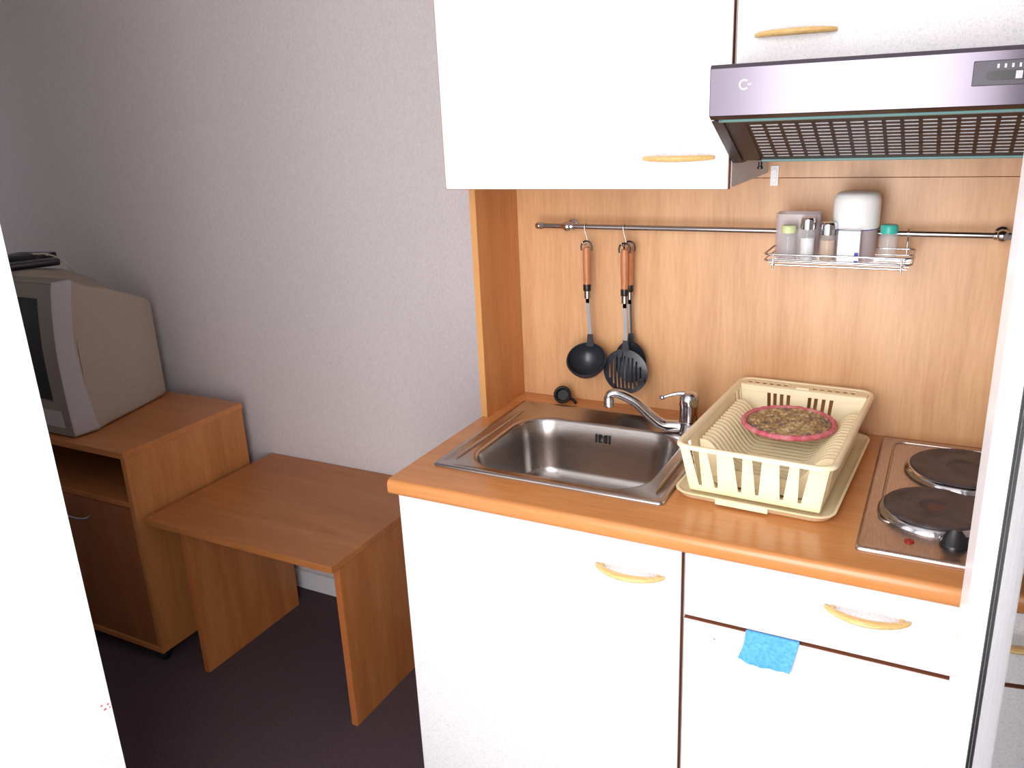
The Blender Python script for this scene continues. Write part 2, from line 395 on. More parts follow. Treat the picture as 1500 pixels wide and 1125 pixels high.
# underside in its own slanted plane
a0 = Vector((0, HY+.016, HZ0-.010)); a1 = Vector((0, BY, BZ)); du = (a1-a0); LEN = du.length; du.normalize(); dn = Vector((0, du.z, -du.y))
if dn.z > 0: dn = -dn
def hp(x, s, h): return Vector((x, 0, 0)) + a0 + du*s + dn*h
def slab(bm, x0, x1, s0, s1, h0, h1):
    return prism(bm, [hp(x0, s0, h0), hp(x1, s0, h0), hp(x1, s1, h0), hp(x0, s1, h0)], dn*(h1-h0))
obj('filter_fleece', slab(NB(), HX0+.019, HX1-.019, .006, LEN-.004, -.0030, -.0014), M['fleece'], hd)
b = NB(); gx0, gx1 = HX0+.052, HX1-.03; gs0, gs1 = .020, LEN-.012; nc, nr = 21, 11
slab(b, HX0+.018, gx0, .004, LEN, -.0012, -.0005); slab(b, gx1, HX1-.018, .004, LEN, -.003, -.0005)
slab(b, gx0, gx1, .004, gs0, -.003, -.0005); slab(b, gx0, gx1, gs1, LEN, -.003, -.0005)
cw = (gx1-gx0)/nc; rh = (gs1-gs0)/nr
for i in range(nc+1):
    x = gx0+i*cw; slab(b, x-.0028, x+.0028, gs0, gs1, -.0012, -.0005)
for j in range(nr+1):
    s = gs0+j*rh; slab(b, gx0, gx1, s-.0032, s+.0032, -.0011, -.0005)
obj('grille', b, M['hood_dark'], hd)
b = NB(); slab(b, HX0+.012, HX1-.012, -.001, .003, -.002, .003); slab(b, HX0+.05, HX1-.02, LEN-.003, LEN+.001, -.003, .002); obj('glass_strip', b, M['glass_edge'], hd)
b = NB(); lathe(b, [(.0035, 0), (.0035, .007), (.005, .008), (.005, .012), (0, .013)], (HX0+.045, BY+.012, BZ-.003), (0, 0, -1), 14); obj('catch_knob', b, M['black_plastic'], hd)
# lettering: a pale C and a dash; letters lost in glare are left out
b = NB(); lc = Vector((.6535, HY-.0006, 1.6005))
def arc(c, r, t, a_0, a_1, n=20):
    o = []; i_ = []
    for k in range(n+1):
        a = math.radians(a_0+(a_1-a_0)*k/n); o.append(c+Vector((math.cos(a)*r, 0, math.sin(a)*r))); i_.append(c+Vector((math.cos(a)*(r-t), 0, math.sin(a)*(r-t))))
    return o+i_[::-1]
prism(b, arc(lc, .0078, .0024, 45, 315), (0, .0009, 0))
bx(b, lc.x+.0055, lc.x+.0105, HY-.0006, HY+.0003, lc.z-.001, lc.z+.0012)
obj('lettering', b, M['logo'], hd)
b = NB(); bx(b, .958, 1.075, HY-.002, HY+.001, 1.5815, 1.6135); cp = obj('control_panel', b, mat('control_panel_grey', (66,60,72), .4), hd, .0012)
b = NB(); prism(b, [(p[0], HY-.0026, p[1]) for p in [(q[0], q[1]) for q in [(r_[0], r_[1]) for r_ in rrect(.974, 1.045, 1.588, 1.600, .0058, 0)]]], (0, .001, 0)); sl = obj('slider_slot', b, M['black_plastic'], cp)
b = NB(); bx(b, 1.008, 1.017, HY-.0065, HY-.002, 1.5885, 1.5995); obj('slider', b, M['alum'], cp, .0008)
b = NB()
for k in range(6): bx(b, .986+k*.0085, .9885+k*.0085, HY-.0026, HY-.0015, 1.6035, 1.6085)
obj('speed_marks', b, M['logo'], cp)

# ------------------------------------------------------------------ stainless sink, overflow, plug drain
sk = thing('kitchen_sink', 'stainless steel inset sink with one rounded bowl, in the worktop', 'sink', (.285, -.285, ZT_))
SX0, SX1, SY0, SY1 = .033, .537, -.503, -.070
def rim_ring(x0, x1, y0, y1, r, dz): return rrect(x0, x1, y0, y1, r, ZT_+dz, 8)
BX0, BX1, BY0, BY1 = .092, .480, -.468, -.160
rings = [rim_ring(SX0, SX1, SY0, SY1, .012, .0006), rim_ring(SX0, SX1, SY0, SY1, .012, .003), rim_ring(SX0+.003, SX1-.003, SY0+.003, SY1-.003, .012, .0058),
         rim_ring(SX0+.010, SX1-.010, SY0+.010, SY1-.010, .014, .0058), rim_ring(SX0+.014, SX1-.014, SY0+.014, SY1-.014, .016, .0035),
         rim_ring(BX0-.010, BX1+.010, BY0-.008, BY1+.010, .082, .0032), rim_ring(BX0-.003, BX1+.003, BY0-.003, BY1+.003, .080, .0012), rim_ring(BX0, BX1, BY0, BY1, .078, -.006),
         rim_ring(BX0+.006, BX1-.006, BY0+.006, BY1-.006, .076, -.05), rim_ring(BX0+.014, BX1-.014, BY0+.014, BY1-.014, .074, -.115),
         rim_ring(BX0+.024, BX1-.024, BY0+.024, BY1-.024, .07, -.136), rim_ring(BX0+.046, BX1-.046, BY0+.046, BY1-.046, .06, -.147), rim_ring(BX0+.12, BX1-.12, BY0+.12, BY1-.12, .03, -.151)]
so = obj('basin', loft(NB(), rings, False, True), M['steel'], sk, angle=60)
# pressed grooves beside the bowl
for x in (SX0+.033, SX1-.028):
    b = NB(); tube(b, [(x, SY0+.04+i*(SY1-SY0-.11)/20, ZT_+.0036) for i in range(21)], .004, 10, radii=[.0015+.0032*min(1, i/2, (20-i)/2) for i in range(21)], flat=(1, .35) if False else None)
    obj('pressed_bead', b, M['steel'], so)
b = NB(); ox, oz = .285, ZT_-.030; oy = BY1-.0055
for k in (-2.2, -1.15, 1.15, 2.2): bx(b, ox+k*.0075-.0018, ox+k*.0075+.0018, oy-.0018, oy+.002, oz-.010, oz+.010)
for k in (-.5, .5): bx(b, ox+k*.0075-.0012, ox+k*.0075+.0012, oy-.0018, oy+.002, oz-.009, oz+.009)
obj('overflow_slot', b, M['rubber'], so)
b = NB(); lathe(b, [(0, -.004), (.004, -.003), (.005, 0)], (ox, oy-.001, oz), (0, 1, 0), 16); obj('overflow_screw', b, M['chrome'], so)
b = NB(); lathe(b, [(.034, 0), (.034, .001), (.03, .002), (.024, 0)], (.285, -.31, ZT_-.151), (0, 0, 1), 28); obj('drain', b, M['chrome'], so)

# mixer tap
tp = thing('mixer_tap', 'chrome single lever mixer tap with curved spout behind the sink', 'tap', (.479, -.137, ZT_+.0035))
tx, ty, tz = .4790, -.1370, ZT_+.0035
b = NB(); lathe(b, [(.0245, 0), (.0245, .003), (.0215, .006), (.0215, .024), (.0225, .0255), (.0225, .028), (.0205, .030), (.0205, .062), (.0212, .063), (.0212, .080), (.0195, .088), (.015, .094), (.008, .097), (0, .098)], (tx, ty, tz), n=40); obj('body', b, M['chrome'], tp)
pth = smooth_path([(0.461, -0.142, 0.8925), (0.426, -0.152, 0.8945), (0.4, -0.16, 0.914), (0.369, -0.172, 0.947), (0.342, -0.182, 0.964), (0.325, -0.189, 0.97), (0.313, -0.193, 0.965), (0.312, -0.194, 0.953)], 6)
for q in pth: q.z = max(q.z, ZT_+.0185)
nn = len(pth)-1
b = tube(NB(), pth, .01, 18, radii=[.0140-.0045*min(1, i/nn*1.1) for i in range(nn+1)]); so_ = obj('spout', b, M['chrome'], tp, angle=60)
e = pth[-1]; b = NB(); lathe(b, [(0, -.004), (.0085, -.003), (.0114, .001), (.0114, .008), (.0120, .009), (.0120, .022), (.0105, .024), (.0095, .022), (0, .022)], e+Vector((0, 0, .009)), (.05, -.04, -1), 24); obj('aerator', b, M['chrome'], so_)
lp = smooth_path([(0.489, -0.137, 0.953), (0.483, -0.138, 0.964), (0.467, -0.142, 0.97), (0.449, -0.148, 0.969), (0.432, -0.154, 0.964), (0.424, -0.157, 0.961)], 5); nn = len(lp)-1
b = tube(NB(), lp, .005, 12, radii=[max(.0038, .0115-.0100*i/nn*1.2) for i in range(nn+1)]); lathe(b, [(0, -.0065), (.0045, -.005), (.0062, 0), (.0045, .005), (0, .0065)], lp[-1], (lp[-1]-lp[-2]), 16); obj('lever', b, M['chrome'], tp, angle=60)
b = NB(); lathe(b, [(.003, 0), (.003, .001)], (tx-.0165, ty-.0136, tz+.070), (-.77, -.64, 0), 10); obj('hot_mark', b, M['red_lamp'], tp)

# black plug on the worktop
pl = thing('sink_plug', 'small round black rubber plug leaning behind the sink corner', 'plug', (.133, -.048, ZT_))
ax = Vector((.15, -.86, .50)); cc = Vector((.129, -.040, ZT_+.0195))
b = NB(); lathe(b, [(0, .002), (.0135, .002), (.0165, .012), (.0195, .0135), (.0220, .0115), (.0226, .006), (.0214, 0), (.010, -.003), (0, -.003)], cc, ax, 28); obj('rubber_cup', b, M['rubber'], pl)
b = NB(); tube(b, smooth_path([(.150, -.038, ZT_+.012), (.160, -.042, ZT_+.009), (.166, -.046, ZT_+.0045)], 4), .0042, 10); obj('tab', b, M['rubber'], pl)

# ------------------------------------------------------------------ dish rack
YR = math.radians(-3.0)
RO = Vector((.6945, -.252, ZT_+.0004)); RM = Matrix.Translation(RO) @ Matrix.Rotation(YR, 4, 'Z')
W2, L2 = .128, .202            # half width and half length of the basket floor
tr = thing('drip_tray', 'cream plastic drip tray lying under the dish rack', 'tray', RO)
def rr(hw, hl, r, z, k=6): return rrect(-hw, hw, -hl, hl, r, z, k)
b = NB(); loft(b, [rr(.128, .202, .03, .0), rr(.137, .211, .032, .004), rr(.1425, .2165, .034, .014), rr(.1445, .2185, .034, .0145), rr(.1445, .2185, .034, .0155), rr(.1400, .214, .033, .0155), rr(.134, .208, .031, .006), rr(.127, .201, .028, .0035)])
xf(b, RM); t_ = obj('tray', b, M['cream'], tr, angle=50)
b = NB(); bx(b, -.06, .035, -.2188, -.215, .004, .0150); xf(b, RM); obj('finger_lip', b, M['cream'], tr, .0012)

RH = .105; Z0 = .011           # rim height, floor height above worktop
dr = thing('dish_rack', 'cream plastic dish rack with curved plate ribs between sink and hotplates', 'dish rack', RO+Vector((0, 0, Z0)))
FW, FL, TW, TL = .118, .190, .133, .208
def wallpt(side, u, v):
    """u across the wall (0..1), v up the wall (0..1); walls lean outwards"""
    hw = FW+(TW-FW)*v; hl = FL+(TL-FL)*v; hb = hl-.018; z = Z0+(RH-Z0)*v
    if side == 'front': return Vector((-hw+2*hw*u, -hl, z))
    if side == 'back': return Vector((-hw+2*hw*u, hb, z))
    if side == 'left': return Vector((-hw, -hl+(hl+hb)*u, z))
    return Vector((hw, -hl+(hl+hb)*u, z))
def wallmesh(side, slots, t=.0024):
    """slots = (u centre, half width at top, half width at bottom, v0, v1)"""
    bm = NB(); nrm = {'front': Vector((0, 1, 0)), 'back': Vector((0, -1, 0)), 'left': Vector((1, 0, 0)), 'right': Vector((-1, 0, 0))}[side]*t
    def poly(pts): prism(bm, [wallpt(side, u, v) for u, v in pts], nrm)
    if not slots: poly([(0, 0), (1, 0), (1, 1), (0, 1)]); return xf(bm, RM)
    v0, v1 = slots[0][3], slots[0][4]
    poly([(0, 0), (1, 0), (1, v0), (0, v0)]); poly([(0, v1), (1, v1), (1, 1), (0, 1)])
    edge = [(0, 0)]
    for c, ht, hb, _, _ in slots: edge += [(c-hb, c-ht), (c+hb, c+ht)]
    edge.append((1, 1))
    for i in range(0, len(edge), 2):
        a, b2 = edge[i], edge[i+1]; poly([(a[0], v0), (b2[0], v0), (b2[1], v1), (a[1], v1)])
    return xf(bm, RM)
obj('front_wall', wallmesh('front', [(c, .033, .012, .14, .93) for c in (.10, .225, .405, .535, .715, .845)]), M['cream'], dr, .0006)
obj('back_wall', wallmesh('back', [(c, .014, .014, .34, .86) for c in (.24, .29, .345, .40, .57, .62, .68, .74)]), M['cream'], dr, .0004)
sl_ = [(c, .020, .012, .14, .92) for c in (.05, .115, .885, .95)]
obj('side_wall', wallmesh('left', sl_), M['cream'], dr, .0006)
obj('side_wall', wallmesh('right', sl_), M['cream'], dr, .0006)
b = NB(); bx(b, -FW+.001, FW-.001, -FL+.001, -FL+.03, Z0, Z0+.0022); bx(b, -FW+.001, FW-.001, -FL+.045, FL-.019, Z0, Z0+.0022)
for x in (-.1165, -.06, 0, .06, .106): bx(b, x-.004, x+.010, -FL+.03, -FL+.045, Z0, Z0+.0022)
for x in (-.09, .085):
    for y in (-.16, .16): bx(b, x-.012, x+.012, y-.012, y+.012, .0042, Z0)
obj('rack_floor', xf(b, RM), M['cream'], dr)
# rim: rolled lip, wide ledge at the back with two rows of small slots
def ringpts(hw, y0, y1, r, z): return [Vector(p) for p in rrect(-hw, hw, y0, y1, r, z, 7)]
b = NB(); yb = TL+.026
prof = [(0, -.006), (.0012, -.0015), (.004, .001), (.0085, .0012), (.0115, -.001), (.0125, -.006), (.0112, -.006), (.010, -.0022), (.004, -.0012), (.0025, -.006)]
rings = []
for o_, dz in prof:
    rings.append(ringpts(TW-.002+o_, -TL+.002-o_, yb+.0-.012+o_, .020+o_, RH+.0035+dz))
rings.append(rings[0]); loft(b, rings, False, False)
bmesh.ops.remove_doubles(b, verts=b.verts[:], dist=1e-6)
obj('rim', xf(b, RM), M['cream'], dr, angle=50)
b = NB(); z0_, z1_ = RH+.0010, RH+.0024; yl0, yl1 = TL-.020, yb-.011
ys = (yl0+.010, yl0+.021)
bx(b, -TW+.002, TW-.002, yl0-.001, ys[0], z0_, z1_); bx(b, -TW+.006, TW-.006, ys[1], yl1, z0_, z1_)
cells = [-.118+i*.0155 for i in range(7)]; cells2 = [.020+i*.0155 for i in range(7)]
seg = [(-TW+.002, cells[0])]
for cs in (cells, cells2):
    for i in range(6): seg.append((cs[i]+.0085, cs[i+1]))
seg = [(-TW+.002, cells[0])] + [(cells[i]+.0085, cells[i+1]) for i in range(6)] + [(cells[6]-.0001, cells2[0])] + [(cells2[i]+.0085, cells2[i+1]) for i in range(6)] + [(cells2[6]-.0001, TW-.002)]
for a, c in seg: bx(b, a, c, ys[0], ys[1], z0_, z1_)
tube(b, [(-.012, yl0+.004, z1_), (.014, yl0+.004, z1_)], .003, 8)
obj('back_ledge', xf(b, RM), M['cream'], dr)
# plate ribs
NRIB = 16
def ribz(x):
    a = abs(x)
    if a > .113: return .086
    if a > .050:
        t = (.113-a)/.063; t = t*t*(3-2*t); return .086-(.086-.030)*t
    return .030
for i in range(NRIB):
    y = -.118+i*.0166; hw = .1235
    xs = [-hw+2*hw*k/48 for k in range(49)]
    top = [Vector((x, y, ribz(x) if i else ribz(x))) for x in xs]
    dep = .018
    if i == 0: bot = [Vector((x, y, max(Z0+.0024, min(ribz(x)-dep, Z0+.0024)))) for x in xs[::-1]]
    else: bot = [Vector((x, y, max(Z0+.0024, ribz(x)-dep))) for x in xs[::-1]]
    b = loft(NB(), [[(xs[k], y, bot[48-k].z), (xs[k], y+.0050, bot[48-k].z), (xs[k], y+.0050, top[k].z), (xs[k], y, top[k].z)] for k in range(49)])
    # clip plate ends to the leaning side walls
    for v in b.verts:
        lim = FW+(TW-FW)*((v.co.z-Z0)/(RH-Z0))-.003
        v.co.x = max(-lim, min(lim, v.co.x))
    obj('plate_rib', xf(b, RM), M['cream'], dr, angle=30)

# woven trivet lying on the ribs
TC = Vector((.7045, -.2135, ZT_+.0835)); TR = .0865
tv = thing('woven_trivet', 'round woven straw trivet with pink border lying in the dish rack', 'trivet', TC)
b = NB(); nr_, na = 30, 96; rows = []
for i in range(nr_+1):
    r = TR*.93*i/nr_; row = []
    for k in range(na):
        a = 2*PI*k/na; r2 = r
        h = .0045+.0016*math.sin(r*2*PI/.0085+a)+.0008*math.sin(a*36+i)+random.uniform(-.0006, .0006)
        row.append(TC+Vector((math.cos(a)*max(r2, 1e-4), math.sin(a)*max(r2, 1e-4), h)))
    rows.append(row)
rows.append([TC+Vector((math.cos(2*PI*k/na)*TR*.93, math.sin(2*PI*k/na)*TR*.93, -.002)) for k in range(na)])
loft(b, rows); obj('straw_coil', b, M['straw'], tv, angle=80)
b = NB(); pts = []; rd = []
for k in range(120):
    a = 2*PI*k/120; pts.append(TC+Vector((math.cos(a)*TR, math.sin(a)*TR, .0018))); rd.append(.0056+.0006*math.sin(a*22)+random.uniform(-.0002, .0003))
tube(b, pts, .0058, 10, closed=True, radii=rd); obj('border', b, M['pink'], tv, angle=80)

# ------------------------------------------------------------------ two-plate hob
hb = thing('electric_hob', 'stainless steel two-plate electric hob at the right of the worktop', 'hob', (1.014, -.277, ZT_))
OX0, OX1, OY0, OY1 = .869, 1.159, -.535, -.018
def hr(o, r, dz): return rrect(OX0+o, OX1-o, OY0+o, OY1-o, r, ZT_+dz, 5)
rings = [hr(0, .008, .0006), hr(0, .008, .0035), hr(.002, .008, .0062), hr(.006, .008, .0068), hr(.010, .008, .0055), hr(.024, .012, .0052)]
b = loft(NB(), rings, True, True)
obj('hob_plate', b, M['steel_hob'], hb, angle=50)
# pressed rectangular moulding round the plates
b = NB(); pts = [Vector(p) for p in rrect(OX0+.026, OX1-.026, -.425, OY1-.020, .02, ZT_+.0056, 5)]
tube(b, pts, .0026, 8, closed=True); obj('moulding', b, M['steel_hob'], hb)
for cx, cy, r, nm in ((.980, -.368, .083, 0), (1.022, -.168, .094, 1)):
    b = NB(); lathe(b, [(r+.006, 0), (r+.008, .003), (r+.006, .008), (r+.001, .0125), (r-.002, .0135), (r-.003, .0125)], (cx, cy, ZT_+.0053), n=56)
    p = obj('hotplate', b, M['chrome'], hb, angle=50)
    b = NB(); lathe(b, [(r-.001, .006), (r-.001, .0150), (r-.004, .0172), (r*.80, .0176), (r*.77, .0170), (r*.50, .0170), (r*.48, .0174), (r*.30, .0172), (r*.28, .0158), (0, .0156)], (cx, cy, ZT_+.0053), n=56)
    obj('iron_plate', b, M['iron'], p, angle=30)
    if nm == 0:
        b = NB(); lathe(b, [(.0135, .0156), (.0130, .0163), (0, .0165)], (cx, cy, ZT_+.0053), n=24); obj('centre_disc', b, mat('rusty_centre', (96, 60, 52), .6), p)
b = NB(); lathe(b, [(.0075, 0), (.0075, .0016), (.006, .003), (0, .0036)], (.947, -.483, ZT_+.005), n=24); obj('indicator_lamp', b, M['red_lamp'], hb)
for kx in (1.012, 1.105):
    b = NB(); lathe(b, [(.0215, 0), (.0215, .004), (.0200, .006)], (kx, -.470, ZT_+.0052), n=28)
    n8 = 28; c0 = Vector((kx, -.470, ZT_+.0112))
    r0 = [c0+Vector((math.cos(2*PI*i/n8)*.0195, math.sin(2*PI*i/n8)*.0195, 0)) for i in range(n8)]
    r1 = [c0+Vector((math.cos(2*PI*i/n8)*.0175, math.sin(2*PI*i/n8)*.0105, .010)) for i in range(n8)]
    r2 = [c0+Vector((math.cos(2*PI*i/n8)*.0085, math.sin(2*PI*i/n8)*.0028, .022)) for i in range(n8)]
    loft(b, [r0, r1, r2]); obj('knob', b, M['black_plastic'], hb, angle=40)

# ------------------------------------------------------------------ utensil rail
RY, RZ = -.040, 1.3165
rl = thing('utensil_rail', 'long steel hanging rail across the beech panel', 'rail', (.56, 0, RZ))
b = NB(); tube(b, [(.082, RY, RZ), (1.075, RY, RZ)], .0058, 16); obj('rod', b, M['rail_steel'], rl)
for x in (.078, 1.083):
    s = 1 if x < .5 else -1
    b = NB(); lathe(b, [(0, -.009), (.006, -.008), (.0085, -.004), (.0085, 0), (.0065, .002), (.009, .004), (.009, .009), (.0062, .012)], (x, RY, RZ), (s, 0, 0), 20); obj('end_cap', b, M['chrome'], rl)
for x in (.152, 1.040):
    b = NB(); lathe(b, [(0, -.013), (.007, -.0115), (.0115, -.006), (.012, 0), (.0095, .008), (.007, .012), (.007, .028), (.013, .032), (.013, .0375)], (x, RY, RZ), (0, 1, 0), 24)
    lathe(b, [(.0062, -.016), (.0085, -.012), (.0095, 0), (.0085, .012), (.0062, .016)], (x, RY, RZ), (1, 0, 0), 20); obj('wall_mount', b, M['chrome'], rl, angle=50)

def s_hook(x, label):
    h = thing('s_hook', label, 'hook', (x, RY, RZ-.02), 'steel hooks on the utensil rail')
    pts = [(x-.0015, RY+.0082, RZ-.004), (x-.0015, RY+.0078, RZ+.004), (x, RY+.003, RZ+.0082), (x, RY-.003, RZ+.0082), (x, RY-.0078, RZ+.003), (x+.0005, RY-.0082, RZ-.006), (x+.004, RY-.009, RZ-.018), (x+.0075, RY-.010, RZ-.030), (x+.006, RY-.013, RZ-.0385), (x+.001, RY-.017, RZ-.039), (x-.002, RY-.019, RZ-.032)]
    b = NB(); tube(b, smooth_path(pts, 5), .0013, 8); obj('wire', b, M['chrome'], h, angle=60); return h
s_hook(.198, 'steel S-hook on the rail holding the black ladle')
s_hook(.293, 'steel S-hook on the rail holding the slotted turner')

def utensil(name, label, cat, x, y, top, head, sx=0.0, hl=.088, shaft=.085, lean=0.0):
    t = thing(name, label, cat, (x, y, top-.3), 'black kitchen tools hanging from the rail')
    b = NB(); pts = [Vector((x-.0125, y, top-.022)), Vector((x-.0130, y, top-.012)), Vector((x-.009, y, top-.003)), Vector((x, y, top)), Vector((x+.009, y, top-.003)), Vector((x+.0130, y, top-.012)), Vector((x+.0125, y, top-.022))]
    tube(b, smooth_path(pts, 4), .0021, 8); tube(b, [(x-.0125, y, top-.021), (x+.0125, y, top-.021)], .0024, 8) if False else None
    obj('hanging_loop', b, M['black_plastic'], t)
    zt = top-.013; z = zt
    b = NB(); lathe(b, [(.0, 0), (.0072, -.001), (.0088, -.006), (.0094, -.03), (.0090, -.065), (.0082, -hl)], (x, y, z), n=20); obj('handle', b, M['util_wood'], t, angle=50)
    z -= hl
    b = NB(); lathe(b, [(.0090, .0), (.0094, -.002), (.0094, -.014), (.0088, -.016)], (x, y, z), n=20); obj('collar', b, M['black_plastic'], t)
    z -= .0155
    b = NB(); lathe(b, [(.0078, 0), (.0078, -.018), (.004, -.021)], (x+sx*.1, y, z), n=20); bx(b, x-.0045+sx*.1, x+.0045+sx*.1, y-.0012, y+.0012, z-.030, z-.015)
    zs = z-.022-shaft
    prism(b, [(x-.0045+sx*.1, y-.0012, z-.02), (x+.0045+sx*.1, y-.0012, z-.02), (x+.0045+sx, y-.0012, zs), (x-.0045+sx, y-.0012, zs)], (0, .0024, 0))
    obj('shaft', b, M['rail_steel'], t, angle=40)
    head(t, x+sx, y, zs)
    return t
def neck(b, x, y, z, l=.022): prism(b, [(x-.006, y-.0025, z+.004), (x+.006, y-.0025, z+.004), (x+.009, y-.0025, z-l), (x-.009, y-.0025, z-l)], (0, .005, 0)); return b
def ladle_head(t, x, y, z):
    b = neck(NB(), x, y, z, .026); c = Vector((x-.004, y-.014, z-.062)); ax = Vector((-.15, .64, -.75)).normalized()
    R = .0475
    pr = [(R, -.003), (R+.0015, 0), (R*.97, .010), (R*.84, .024), (R*.6, .036), (R*.3, .0425), (0, .044), (0, .041), (R*.3, .0395), (R*.57, .033), (R*.8, .022), (R*.93, .009), (R*.955, -.003)]
    pr = [(r, h-.006) for r, h in pr]
    pr.append(pr[0])
    lathe(b, pr, c+ax*(-.004), ax, 36, (False, False)); obj('bowl', b, M['nylon'], t, angle=50)
def slotted_head(t, x, y, z):
    cx, cz, rx, rz = x-.0005, z-.072, .0555, .055
    b = neck(NB(), x, y, z, .022)
    n = 64; th = .0022
    # disc with vertical slots: build as columns between slot edges
    slots = []
    for k in range(-4, 5):
        xx = k*.0096; hh = .041 if abs(k) <= 2 else (.032 if abs(k) == 3 else .018)
        slots.append((xx-.0021, xx+.0021, -hh, hh*.86+.001))
    def half(xx): return rz*math.sqrt(max(0, 1-(xx/rx)**2))
    def yy(xx, zz): return y-.0085+.010*((xx/rx)**2+(zz/rz)**2)*.7
    xs = sorted(set([-rx*math.cos(PI*i/36) for i in range(37)]+[s for q in slots for s in q[:2]]))
    def cell(xa, xb, za0, za1, zb0, zb1):
        m = 6
        for i in range(m):
            f0, f1 = i/m, (i+1)/m
            q = [(xa, za0+(za1-za0)*f0), (xb, zb0+(zb1-zb0)*f0), (xb, zb0+(zb1-zb0)*f1), (xa, za0+(za1-za0)*f1)]
            if abs(za1-za0) < 1e-6: q = q[:3]
            if abs(zb1-zb0) < 1e-6: q = [q[0], q[1], q[3]] if len(q) > 3 else q
            prism(b, [(cx+u, yy(u, v), cz+v) for u, v in q], (0, th, 0))
    for xa, xb in zip(xs, xs[1:]):
        if xb-xa < 1e-6: continue
        mid = (xa+xb)/2; s = [q for q in slots if q[0]-1e-7 <= mid <= q[1]+1e-7]
        ha, hb_ = half(xa), half(xb)
        if s: cell(xa, xb, -ha, s[0][2], -hb_, s[0][2]); cell(xa, xb, s[0][3], ha, s[0][3], hb_)
        else: cell(xa, xb, -ha, ha, -hb_, hb_)
    bmesh.ops.remove_doubles(b, verts=b.verts[:], dist=1e-6)
    obj('slotted_blade', b, M['nylon'], t, angle=50)
def spoon_head(t, x, y, z):
    b = neck(NB(), x, y, z, .022); c = Vector((x-.001, y+.001, z-.066))
    rings = []
    for r, h in ((.002, .008), (.3, .0075), (.6, .005), (.85, .001), (1, -.003), (1, -.005), (.85, -.001), (.6, .003), (.3, .0055), (.002, .006)):
        rings.append([c+Vector((math.cos(2*PI*k/36)*.040*r, h, math.sin(2*PI*k/36)*.052*r)) for k in range(36)])
    loft(b, rings); obj('spoon_bowl', b, M['nylon'], t, angle=50)
utensil('soup_ladle', 'black nylon ladle with wooden handle hanging at the left of the rail', 'ladle', .2040, RY-.012, 1.285, ladle_head, .006, .088, .088)
utensil('slotted_turner', 'black round slotted turner with wooden handle, hanging in front of the spoon', 'spatula', .2985, RY-.0145, 1.283, slotted_head, .0025, .092, .090)
utensil('serving_spoon', 'black serving spoon hanging mostly hidden behind the slotted turner', 'spoon', .3020, RY+.009, 1.284, spoon_head, .004, .088, .083)

# ------------------------------------------------------------------ wire spice shelf hooked on the rail
SZ = 1.268
ws = thing('wire_spice_shelf', 'small chromed wire shelf hooked on the rail holding the jars', 'shelf', (.76, -.095, SZ))
b = NB(); sx0, sx1, sy0, sy1 = .632, .892, -.150, -.040
def loop(z, o=0, r=.0016): tube(b, [Vector(p) for p in rrect(sx0-o, sx1+o, sy0-o, sy1, .012, z, 4)], r, 8, closed=True)
loop(SZ+.0185, .004, .0021); loop(SZ+.0065, .004, .0019)
tube(b, [(sx0+.008, sy0+.004, SZ-.0035), (sx1-.004, sy0+.004, SZ-.0035)], .0021, 8)
tube(b, [(sx0+.008, sy1-.004, SZ-.0035), (sx1-.004, sy1-.004, SZ-.0035)], .0021, 8)
for i in range(5):
    y = sy0+.018+i*(sy1-sy0-.03)/4; tube(b, [(sx0+.002, y, SZ+.0005-.0015), (sx1-.002, y, SZ-.001)], .0010, 6)
for x in (sx0+.012, sx1-.012): tube(b, [(x, sy0, SZ-.002), (x, sy1, SZ-.002)], .0014, 6)
for x in (sx0+.014, sx1-.014):
    for y in (sy0-.004, ): tube(b, [(x, y, SZ-.010), (x, y, SZ+.020)], .0017, 8)
obj('wire_basket', b, M['wire'], ws, angle=60)
for x in (sx0+.05, sx1-.012):
    b = NB(); tube(b, smooth_path([(x, sy1, SZ+.006), (x, sy1+.004, SZ+.03), (x, RY+.010, RZ-.002), (x, RY+.006, RZ+.008), (x, RY-.002, RZ+.0085), (x, RY-.0085, RZ+.003)], 5), .0016, 8); obj('rail_hook', b, M['wire'], ws, angle=60)
SB = SZ+.0009
def jar(name, label, x, y, r, h, caph, capm, fill=None, fillh=.5, capr=None, neckr=None, cat='jar', body='clear'):
    t = thing(name, label, cat, (x, y, SB)); nr = neckr or r*.8; cr = capr or r*.95
    b = NB(); lathe(b, [(r*.9, 0), (r, .003), (r, h*.80), (r*.93, h*.88), (nr, h*.95), (nr, h), (nr*.86, h), (nr*.86, h*.94), (r*.86, h*.80), (r*.86, .004), (0, .003)], (x, y, SB), n=28, caps=(True, False)); obj('glass_body', b, M[body], t, angle=45)
    if fill: b = NB(); lathe(b, [(r*.84, .0045), (r*.84, fillh), (0, fillh+.002)], (x, y, SB), n=24); obj('contents', b, M[fill], t, angle=45)
    b = NB(); lathe(b, [(cr, h-.003), (cr*1.02, h), (cr*1.0, h+caph*.75), (cr*.88, h+caph*.95), (0, h+caph)], (x, y, SB), n=28); obj('lid', b, M[capm], t, angle=45)
    return t
jar('spice_jar', 'clear glass jar with pale green lid at the left of the shelf', .6685, -.124, .0165, .060, .012, 'green_cap', None, capr=.0145, neckr=.012)
jar('salt_shaker', 'tall clear shaker of white salt with domed chrome top', .7045, -.124, .0155, .068, .020, 'chrome', 'salt', .048, cat='shaker', capr=.0145)
jar('pepper_shaker', 'clear shaker of pale brown spice with chrome top beside the salt', .7420, -.120, .0165, .058, .021, 'chrome', 'spice', .044, cat='shaker', capr=.0165)
jar('spice_jar', 'clear empty glass jar with teal lid at the right of the shelf', .8500, -.118, .0175, .062, .014, 'teal_cap', None, capr=.0155, neckr=.012)
